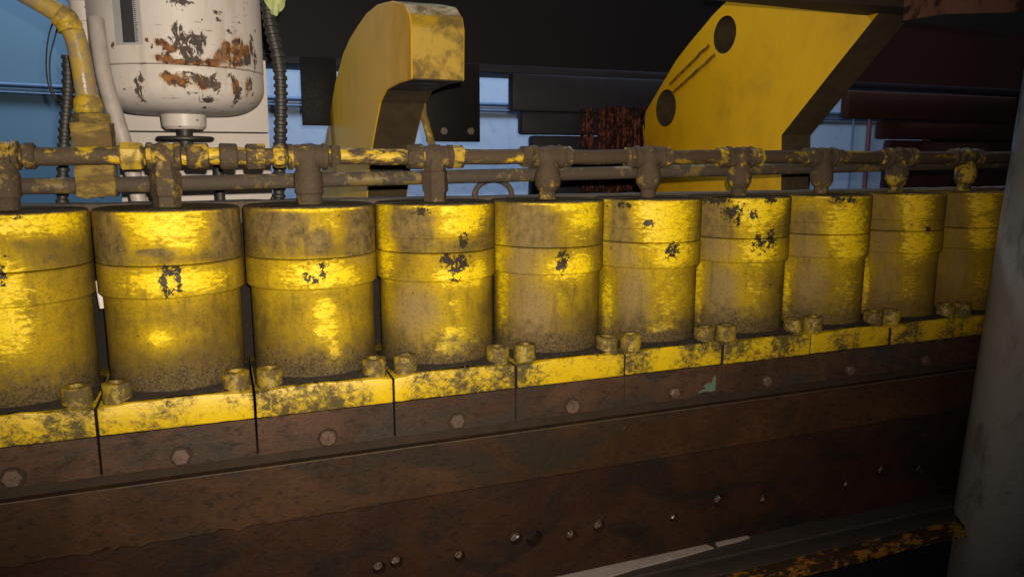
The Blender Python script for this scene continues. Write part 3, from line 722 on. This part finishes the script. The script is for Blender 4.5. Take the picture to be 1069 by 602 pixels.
# ------------------------------------------------------------ white tank
TC = at(188, 68, .30); TR = .1235
zs_ = at(191.5, 68, .30-TR).z       # seam
zb_ = at(191.5, 118, .30-TR*.4).z
def tank_masks(me, c):
    n = len(me.vertices); co = np.empty(n*3, dtype=np.float32); me.vertices.foreach_get('co', co); co = co.reshape(-1, 3)
    rust = np.zeros(n); chip = np.zeros(n)
    
    phi = np.degrees(np.arctan2(co[:, 0]-c.x, -(co[:, 1]-c.y))); z = co[:, 2]-zs_
    for t_, f0, z0, df, dz in TANKP:
        w_ = np.exp(-((((phi-f0)/df/1.1)**2+((z-z0)/dz/1.1)**2)**1.4)*.8)
        if t_ == 'R': rust = np.maximum(rust, w_)
        else: chip = np.maximum(chip, w_)
    for nm, a_ in (('rust', rust), ('chip', chip)):
        q_ = me.attributes.new(nm, 'FLOAT', 'POINT'); q_.data.foreach_set('value', a_.astype(np.float32))
# angle round the tank (0 = towards the machine front), height from the seam, half sizes
TANKP = [('R', -8, .009, 7, .006), ('R', 2, .004, 9, .004), ('R', 16, .0055, 14, .005), ('R', 29, .013, 6, .013), ('R', 38, .010, 10, .008), ('R', 43, .030, 6, .018), ('R', 33, .028, 4, .010),
         ('R', -9, .030, 4, .005), ('R', -3, .022, 5, .006), ('K', 1, .050, 4, .008), ('K', 2, .033, 5, .013), ('K', 6, .018, 5, .010), ('K', 9, .009, 7, .005),
         ('K', 11, .036, 5, .010), ('K', 16, .034, 4, .012), ('K', 15, .022, 3, .009), ('K', 4, .086, 7, .006), ('K', 28, .077, 4, .0035), ('K', 28, .067, 2.5, .003), ('K', 36, .052, 2.5, .004),
         ('K', 57, .038, 3, .016), ('K', 61, .020, 3, .018), ('K', 50, .014, 6, .007), ('R', 52, .024, 4, .014),
         ('R', -7, -.017, 5, .007), ('R', -3, -.020, 6, .009), ('R', 4, -.021, 6, .010), ('R', 10, -.022, 6, .009), ('R', 16, -.024, 5, .009), ('K', 12, -.016, 4, .006), ('K', 19, -.022, 5, .011), ('K', 23, -.020, 2.5, .013),
         ('K', 9, -.039, 6, .0025), ('K', 20, -.046, 6, .0045), ('K', 26, -.030, 1.6, .014), ('K', -25, -.027, 3, .012), ('K', -27, -.040, 3, .010), ('K', -23, -.018, 2, .006), ('K', 6, -.009, 6, .0018),
         ('K', 37, -.014, 2.5, .008), ('R', 39, -.025, 3, .012), ('K', 42, -.034, 3, .013), ('K', 44, -.046, 3, .006), ('R', 50, -.022, 3, .014), ('K', 54, -.018, 2.5, .014), ('K', 20, -.056, 3, .002)]
tk = thing('filter_tank', 'white painted round tank with rust patches and rounded bottom at the upper left', 'tank', (TC.x, .30, zb_))
def tank_part(name, prof, seg=200, parent=tk):
    bm = bmesh.new(); bm_lathe(bm, dense(prof, .003), (TC.x, .30, 0), 'Z', seg)
    me = bpy.data.meshes.new(name); bmesh.ops.recalc_face_normals(bm, faces=bm.faces); bm.to_mesh(me); bm.free()
    tank_masks(me, Vector((TC.x, .30, 0))); return obj_me(name, me, WHITE, parent, ang=40)
tank_part('tank_body', [(TR*.5, zs_+.26), (TR, zs_+.25), (TR, zs_+.0025), (TR-.0015, zs_+.0012), (TR-.004, zs_+.0010)])
bow = [(TR-.004, zs_+.0008), (TR-.001, zs_), (TR-.0005, zs_-.003)]
H = zs_-zb_
for i in range(0, 13):
    a_ = math.pi/2*i/12
    bow.append((TR*.52+(TR*.475)*math.cos(a_), zs_-H*.36-H*.64*math.sin(a_)))
bow.append((.034, zb_-.0005))
tank_part('bowl', bow)
zn = at(198, 135, .30-.03).z
xn = TC.x+.004
tank_part('neck', [(.0335, zb_+.006), (.0335, zb_-.004), (.0325, zn+.005), (.028, zn+.0005), (.010, zn)], 60)
tube('stem', [(TC.x, .30, zn+.002), (TC.x, .30, zn-.03)], .012, RUBBER, tk, 12)
zh = at(200, 144, .26).z
lathe('handwheel', [(.012, zh+.004), (.040, zh+.003), (.043, zh+.001), (.043, zh-.002), (.038, zh-.004), (.012, zh-.004)], (TC.x, .30, 0), RUBBER, tk, 'Z', 26)
tube('drain_tube', [(TC.x+.046, .24, zh-.02), (TC.x+.046, .24, -.06)], .0075, RUBBER, tk, 12)
# sticker: a curved patch on the tank's left
def curved_patch(name, f0, f1, z0, z1, off, mat, parent, nseg=14):
    bm = bmesh.new(); rows = []
    for i in range(nseg+1):
        a_ = math.radians(f0+(f1-f0)*i/nseg)
        rows.append([bm.verts.new((TC.x+(TR+o)*math.sin(a_), .30-(TR+o)*math.cos(a_), z)) for o, z in ((off, z0), (off, z1), (-.001, z1), (-.001, z0))])
    for a_, b2 in zip(rows, rows[1:]):
        for j in range(4): bm.faces.new((a_[j], a_[(j+1) % 4], b2[(j+1) % 4], b2[j]))
    bm.faces.new(rows[0]); bm.faces.new(list(reversed(rows[-1])))
    return obj(name, bm, mat, parent)
st_ = curved_patch('label_plate', -39, -20, zs_+.026, zs_+.16, .0006, LABELM, tk)
curved_patch('label_strip', -33, -24.6, zs_+.029, zs_+.16, .0010, LABELD, st_)
bm = bmesh.new()
rr = random.Random(3)
for i in range(46):      # unreadable print: a column of short ruled marks
    z = zs_+.030+i*.0027
    for (fa, fb) in ((-24.2, -22.2-rr.random()*.9),):
        a0, a1 = math.radians(fa), math.radians(fb)
        vs = []
        for a_ in (a0, a1):
            for zz in (z, z+.0013): vs.append(bm.verts.new((TC.x+(TR+.0012)*math.sin(a_), .30-(TR+.0012)*math.cos(a_), zz)))
        bm.faces.new((vs[0], vs[2], vs[3], vs[1]))
obj('label_print', bm, LABELD, st_, smooth=False)

# white cabinet behind the tank
Yc = .46
ca, cb2 = at(118, 100, Yc), at(279, 100, Yc)
cab = thing('white_cabinet', 'plain white metal cabinet behind the white tank', 'cabinet', ((ca.x+cb2.x)/2, Yc, -.1))
zsm = at(200, 138, Yc).z
box('upper_panel', (ca.x, cb2.x, Yc, Yc+.12, zsm+.0012, at(200, 60, Yc).z), WHITEP, cab, bev=.001)
box('lower_panel', (ca.x, cb2.x, Yc, Yc+.12, -.35, zsm-.0012), WHITEP, cab, bev=.001)
box('cabinet_core', (ca.x+.003, cb2.x-.003, Yc+.004, Yc+.117, -.34, zsm+.02), DARKB, cab)
# white hose in front of it
tag(tube('white_hose', [at(100, 20, .20), at(104, 50, .19), at(110, 85, .18), at(122, 125, .17), at(132, 158, .165), at(139, 182, .16), at(146, 215, .16)], .0105, WPIPE, None, 18, 8), 'dirty white hose slanting down past the left of the white tank', 'hose')
# small white canister at the tank's left
cc = at(91, 30, .30)
bm = bmesh.new(); bm_lathe(bm, dense([(.010, cc.z-.028), (.017, cc.z-.026), (.0215, cc.z-.018), (.0215, cc.z+.035), (.024, cc.z+.037), (.024, cc.z+.09), (.01, cc.z+.095)], .003), (cc.x, .30, 0), 'Z', 48)
me = bpy.data.meshes.new('white_canister'); bmesh.ops.recalc_face_normals(bm, faces=bm.faces); bm.to_mesh(me); bm.free()
tag(obj_me('white_canister', me, WHITE, None), 'small white canister hanging between the bent pipe and the white tank', 'canister')
# green cloth
c0 = at(287, 2, .10)
bm = bmesh.new(); bmesh.ops.create_uvsphere(bm, u_segments=24, v_segments=16, radius=1)
for v in bm.verts:
    v.co = Vector((c0.x+v.co.x*.016*(1-.35*max(0, -v.co.z)), .10+v.co.y*.010, c0.z+.012+v.co.z*.030))+v.co*.004*mnoise.noise(v.co*3)
tag(obj('cloth_wad', bm, CLOTH), 'crumpled pale green cloth at the top edge beside the tank', 'cloth')

# ------------------------------------------------------------ yellow hook
X0, TH = .5051, .082
side = [(429, 27), (429.5, 83), (416, 87), (403, 94), (397, 107), (392, 132), (388, 155), (384.5, 186), (381, 230), (332, 230), (334, 190), (339, 150), (345, 116), (350, 86), (358, 56), (365, 40), (373, 27), (382, 14), (393, 5), (409, 1), (422, 4), (427, 14)]
poly = [at_x(px, py, X0) for px, py in side]
hk = thing('hook_bracket', 'thick yellow hook shaped bracket rising behind the pipes, blunt dirty front face', 'bracket', (X0+TH/2, .4, 0))
bm = bmesh.new(); bm_prism(bm, poly, Vector((TH, 0, 0)))
me = bpy.data.meshes.new('hook_plate'); bmesh.ops.recalc_face_normals(bm, faces=bm.faces)
bmesh.ops.bevel(bm, geom=bm.edges[:], offset=.0018, segments=1, affect='EDGES')
bm.to_mesh(me); bm.free()
hp = obj_me('hook_plate', me, HOOKY, hk, smooth=False)
me.materials.append(HOOKF); me.materials.append(HOOKR)
for f in me.polygons:
    nrm = f.normal
    if abs(nrm.x) < .5 and f.area > 2e-4:
        f.material_index = 2 if (nrm.z < -.2 or f.center.y+.4 > .2) else 1
# diagonal brace right of it
tag(tube('yellow_brace', [at(440, 100, .45), at(442, 120, .45), at(452, 155, .45), at(459, 215, .45)], .0075, YNUT, None, 12), 'thin yellow pipe slanting down behind the right of the hook', 'pipe')

# ------------------------------------------------------------ large yellow plate with holes
X1 = 1.4166
side = [(914.5, 17), (865, 79), (816, 141), (815, 230), (676, 230), (673, 190), (672, 156), (671, 133), (674.5, 116), (689.4, 91), (706, 63), (720, 45), (732.6, 30), (745, 15), (757.5, 3), (775, -14), (930, -14), (925, 5)]
poly = [at_x(px, py, X1) for px, py in side]
pl = thing('yellow_side_plate', 'large slanted yellow steel plate with two round holes at the upper right', 'plate', (X1, .5, 0))
bm = bmesh.new(); bm_prism(bm, poly, Vector((TH, 0, 0)))
pp_ = obj('plate', bm, HOOKY, None, smooth=False)
cut = []
for (cx_, cy_, ry) in ((756.5, 36.5, 19), (695, 113, 19)):
    p0 = at_x(cx_, cy_, X1); rad = ry*(p0-CAM).dot(FWD)/FPX
    bm = bmesh.new(); bm_lathe(bm, [(rad, -.03), (rad, .068)], (p0.x, p0.y, p0.z), 'X', 40); cut.append(obj('cutter', bm, HOOKR))
boolean_cut(pp_, cut)
me = pp_.data
while len(me.materials) < 3: me.materials.append(HOOKR)
me.materials[1] = HOOKR; me.materials[2] = DARKB
for f in me.polygons:
    if abs(f.normal.x) < .5: f.material_index = 1
    elif f.center.x > X1+.05 and f.center.x < X1+.075: f.material_index = 2
    else: f.material_index = 0
me.transform(Matrix.Translation(-Vector(pl.location))); pp_.parent = pl
SCAR = mat_worn('brown_rub_mark', (0.36, 0.18, 0.006), (0.12, 0.06, 0.01), .5, 60, .15, rough=.6)
# weld scars between the holes
for (a0, a1) in (((747, 57), (703, 97)), ((741, 47), (700, 88))):
    A, B = at_x(*a0, X1+.0010), at_x(*a1, X1+.0010)
    pts = [A.lerp(B, i/14)+Vector((0, .003*mnoise.noise(Vector((i*.6, a0[0], 0))), .003*mnoise.noise(Vector((i*.5, 4, a0[0]))))) for i in range(15)]
    tube('weld_scar', pts, .0050, SCAR, pl, 8)

# ------------------------------------------------------------ black beams behind
Yb = 1.1
zb1 = .302
bb = thing('overhead_beam', 'wide black steel beam across the top behind the hook and plate', 'beam', (1.5, Yb, zb1))
box('web', (.36, 4.2, Yb, Yb+.08, zb1+.02, 1.2), OVER, bb)
box('lower_flange', (.34, 4.2, Yb-.03, Yb+.12, zb1, zb1+.022), DARKU, bb, bev=.003)
def px_box(name, px0, px1, py0, py1, Y, depth, mat, parent=None, bev=.004):
    a_, b2 = at(px0, (py0+py1)/2, Y), at(px1, (py0+py1)/2, Y)
    m_ = (px0+px1)/2
    return box(name, (a_.x, b2.x, Y, Y+depth, at(m_, py1, Y).z, at(m_, py0, Y).z), mat, parent, bev=bev)
hp1 = thing('hanging_plate', 'black plate hanging from the beam at the left of the hook', 'plate', at(330, 130, .9))
px_box('plate', 315, 352, 60, 131, .95, .02, DARKB, hp1, .001)
hp2 = thing('hanging_plate', 'black plate with two pale bolt heads hanging right of the hook', 'plate', at(475, 148, .9))
px_box('plate', 446, 501, 66, 148, .95, .02, DARKB, hp2, .001)
for px in (463, 491):
    c_ = at(px, 137, .95); lathe('bolt_head', [(.010, -.004), (.010, .001), (.001, .001)], (c_.x, .95-.002, c_.z), SHINY, hp2, 'Y', 6)
# stepped press blocks
for i, (spec, lab) in enumerate(((((535, 700, 80, 118), (545, 640, 117, 141), (556, 640, 142, 215)), 'stack of dark steel steps hanging in the gap left of the rusty red strands'),
                    (((886, 1062, 98, 126), (922, 1062, 127, 146), (928, 1062, 147, 215)), 'stack of dark reddish steps under the beam at the right, left of the grey column'))):
    t = thing('stepped_block', lab, 'machine block', at(spec[0][0]+40, 160, .9))
    for j, s_ in enumerate(spec):
        px_box(('step'), *s_, .995+.012*j, .04, (DARKU if i == 0 else DARKR), t, .008)
# rusty red strands
sc_ = thing('rusty_strands', 'curtain of flaking rusty red strands behind the fifth cylinder, left of the yellow plate', 'strands', at(643, 205, .85))
rr = random.Random(11)
for row in range(3):
    bm = bmesh.new()
    for i in range(19):
        px = 609+i*3.7+rr.uniform(-2.2, 2.2)
        Y = .965+row*.016+rr.uniform(-.006, .006)
        top_, bot = at(px, 112+max(0, 628-px)*rr.uniform(.0, .8), Y), at(px, 215, Y)
        L = 34; pts = []
        for s in range(L+1):
            p_ = top_.lerp(bot, s/L); p_.x += .004*mnoise.noise(Vector((s*.5, i, row)))
            pts.append(p_)
        r0 = rr.uniform(.0028, .0048)
        bm_tube(bm, pts, lambda s, i=i, r0=r0: r0*(1+.55*mnoise.noise(Vector((s*1.3, i*3, row)))), 7)
    obj('strand_row', bm, REDR, sc_)
px_box('backing', 628, 672, 112, 215, 1.03, .02, DARKB, sc_, .001)

# beams overhead at the right
def quad_beam(name, pts_px, Z, h, mat, label, mat2=None):
    """a beam whose underside lies at height Z with its corners seen at these photo pixels"""
    def atz(px, py):
        d = FWD + RGT*((px-534.5)/FPX) - UPV*((py-301)/FPX); return CAM+d*((Z-CAM.z)/d.z)
    c_ = [atz(*p) for p in pts_px]
    bm = bmesh.new(); lo = [bm.verts.new(p) for p in c_]; hi = [bm.verts.new(p+Vector((0, 0, h))) for p in c_]
    bm.faces.new(lo); bm.faces.new(list(reversed(hi)))
    for i in range(4): bm.faces.new((lo[i], hi[i], hi[(i+1) % 4], lo[(i+1) % 4]))
    o = obj(name, bm, mat, smooth=False)
    if mat2:
        o.data.materials.append(mat2)
        for f in o.data.polygons:
            if f.normal.z < -.7: f.material_index = 1
    return tag(o, label, 'beam')
quad_beam('rusty_beam', [(942, 22), (986, 15), (1180, 10), (1190, 52)], .30, .2, RUSTB, 'mottled rusty red beam end at the upper right corner', BROWNB)
quad_beam('brown_beam', [(738, -5), (952, 8), (940, 20), (738, 0)], .33, .2, BROWNB, 'narrow brown beam edge passing over the top of the yellow plate')
# dark frame filling the right behind the step blocks
rf = thing('dark_portal', 'dark reddish frame behind the steps near the grey column', 'frame', at(1040, 150, 1.0))
px_box('frame_post', 1020, 1150, 80, 215, 1.25, .1, DARKR, rf, .004)
px_box('frame_bar', 968, 1100, 140, 215, 1.2, .04, DARKR, rf, .004)

# ------------------------------------------------------------ grey column in front, right
yc = -.215; RC = .105
def colx(z): return 1.4195+.0755*z+.1005
bm = bmesh.new(); zsn = [-1.3+i*.06 for i in range(32)]
bm_tube(bm, [Vector((colx(z)+.004, yc, z)) for z in zsn], lambda i: RC+.0004*mnoise.noise(Vector((i*.7, 0, 0))), 64)
colo = tag(obj('grey_column', bm, COLM, ang=60), 'thick leaning grey steel column with stains at the right edge', 'column')
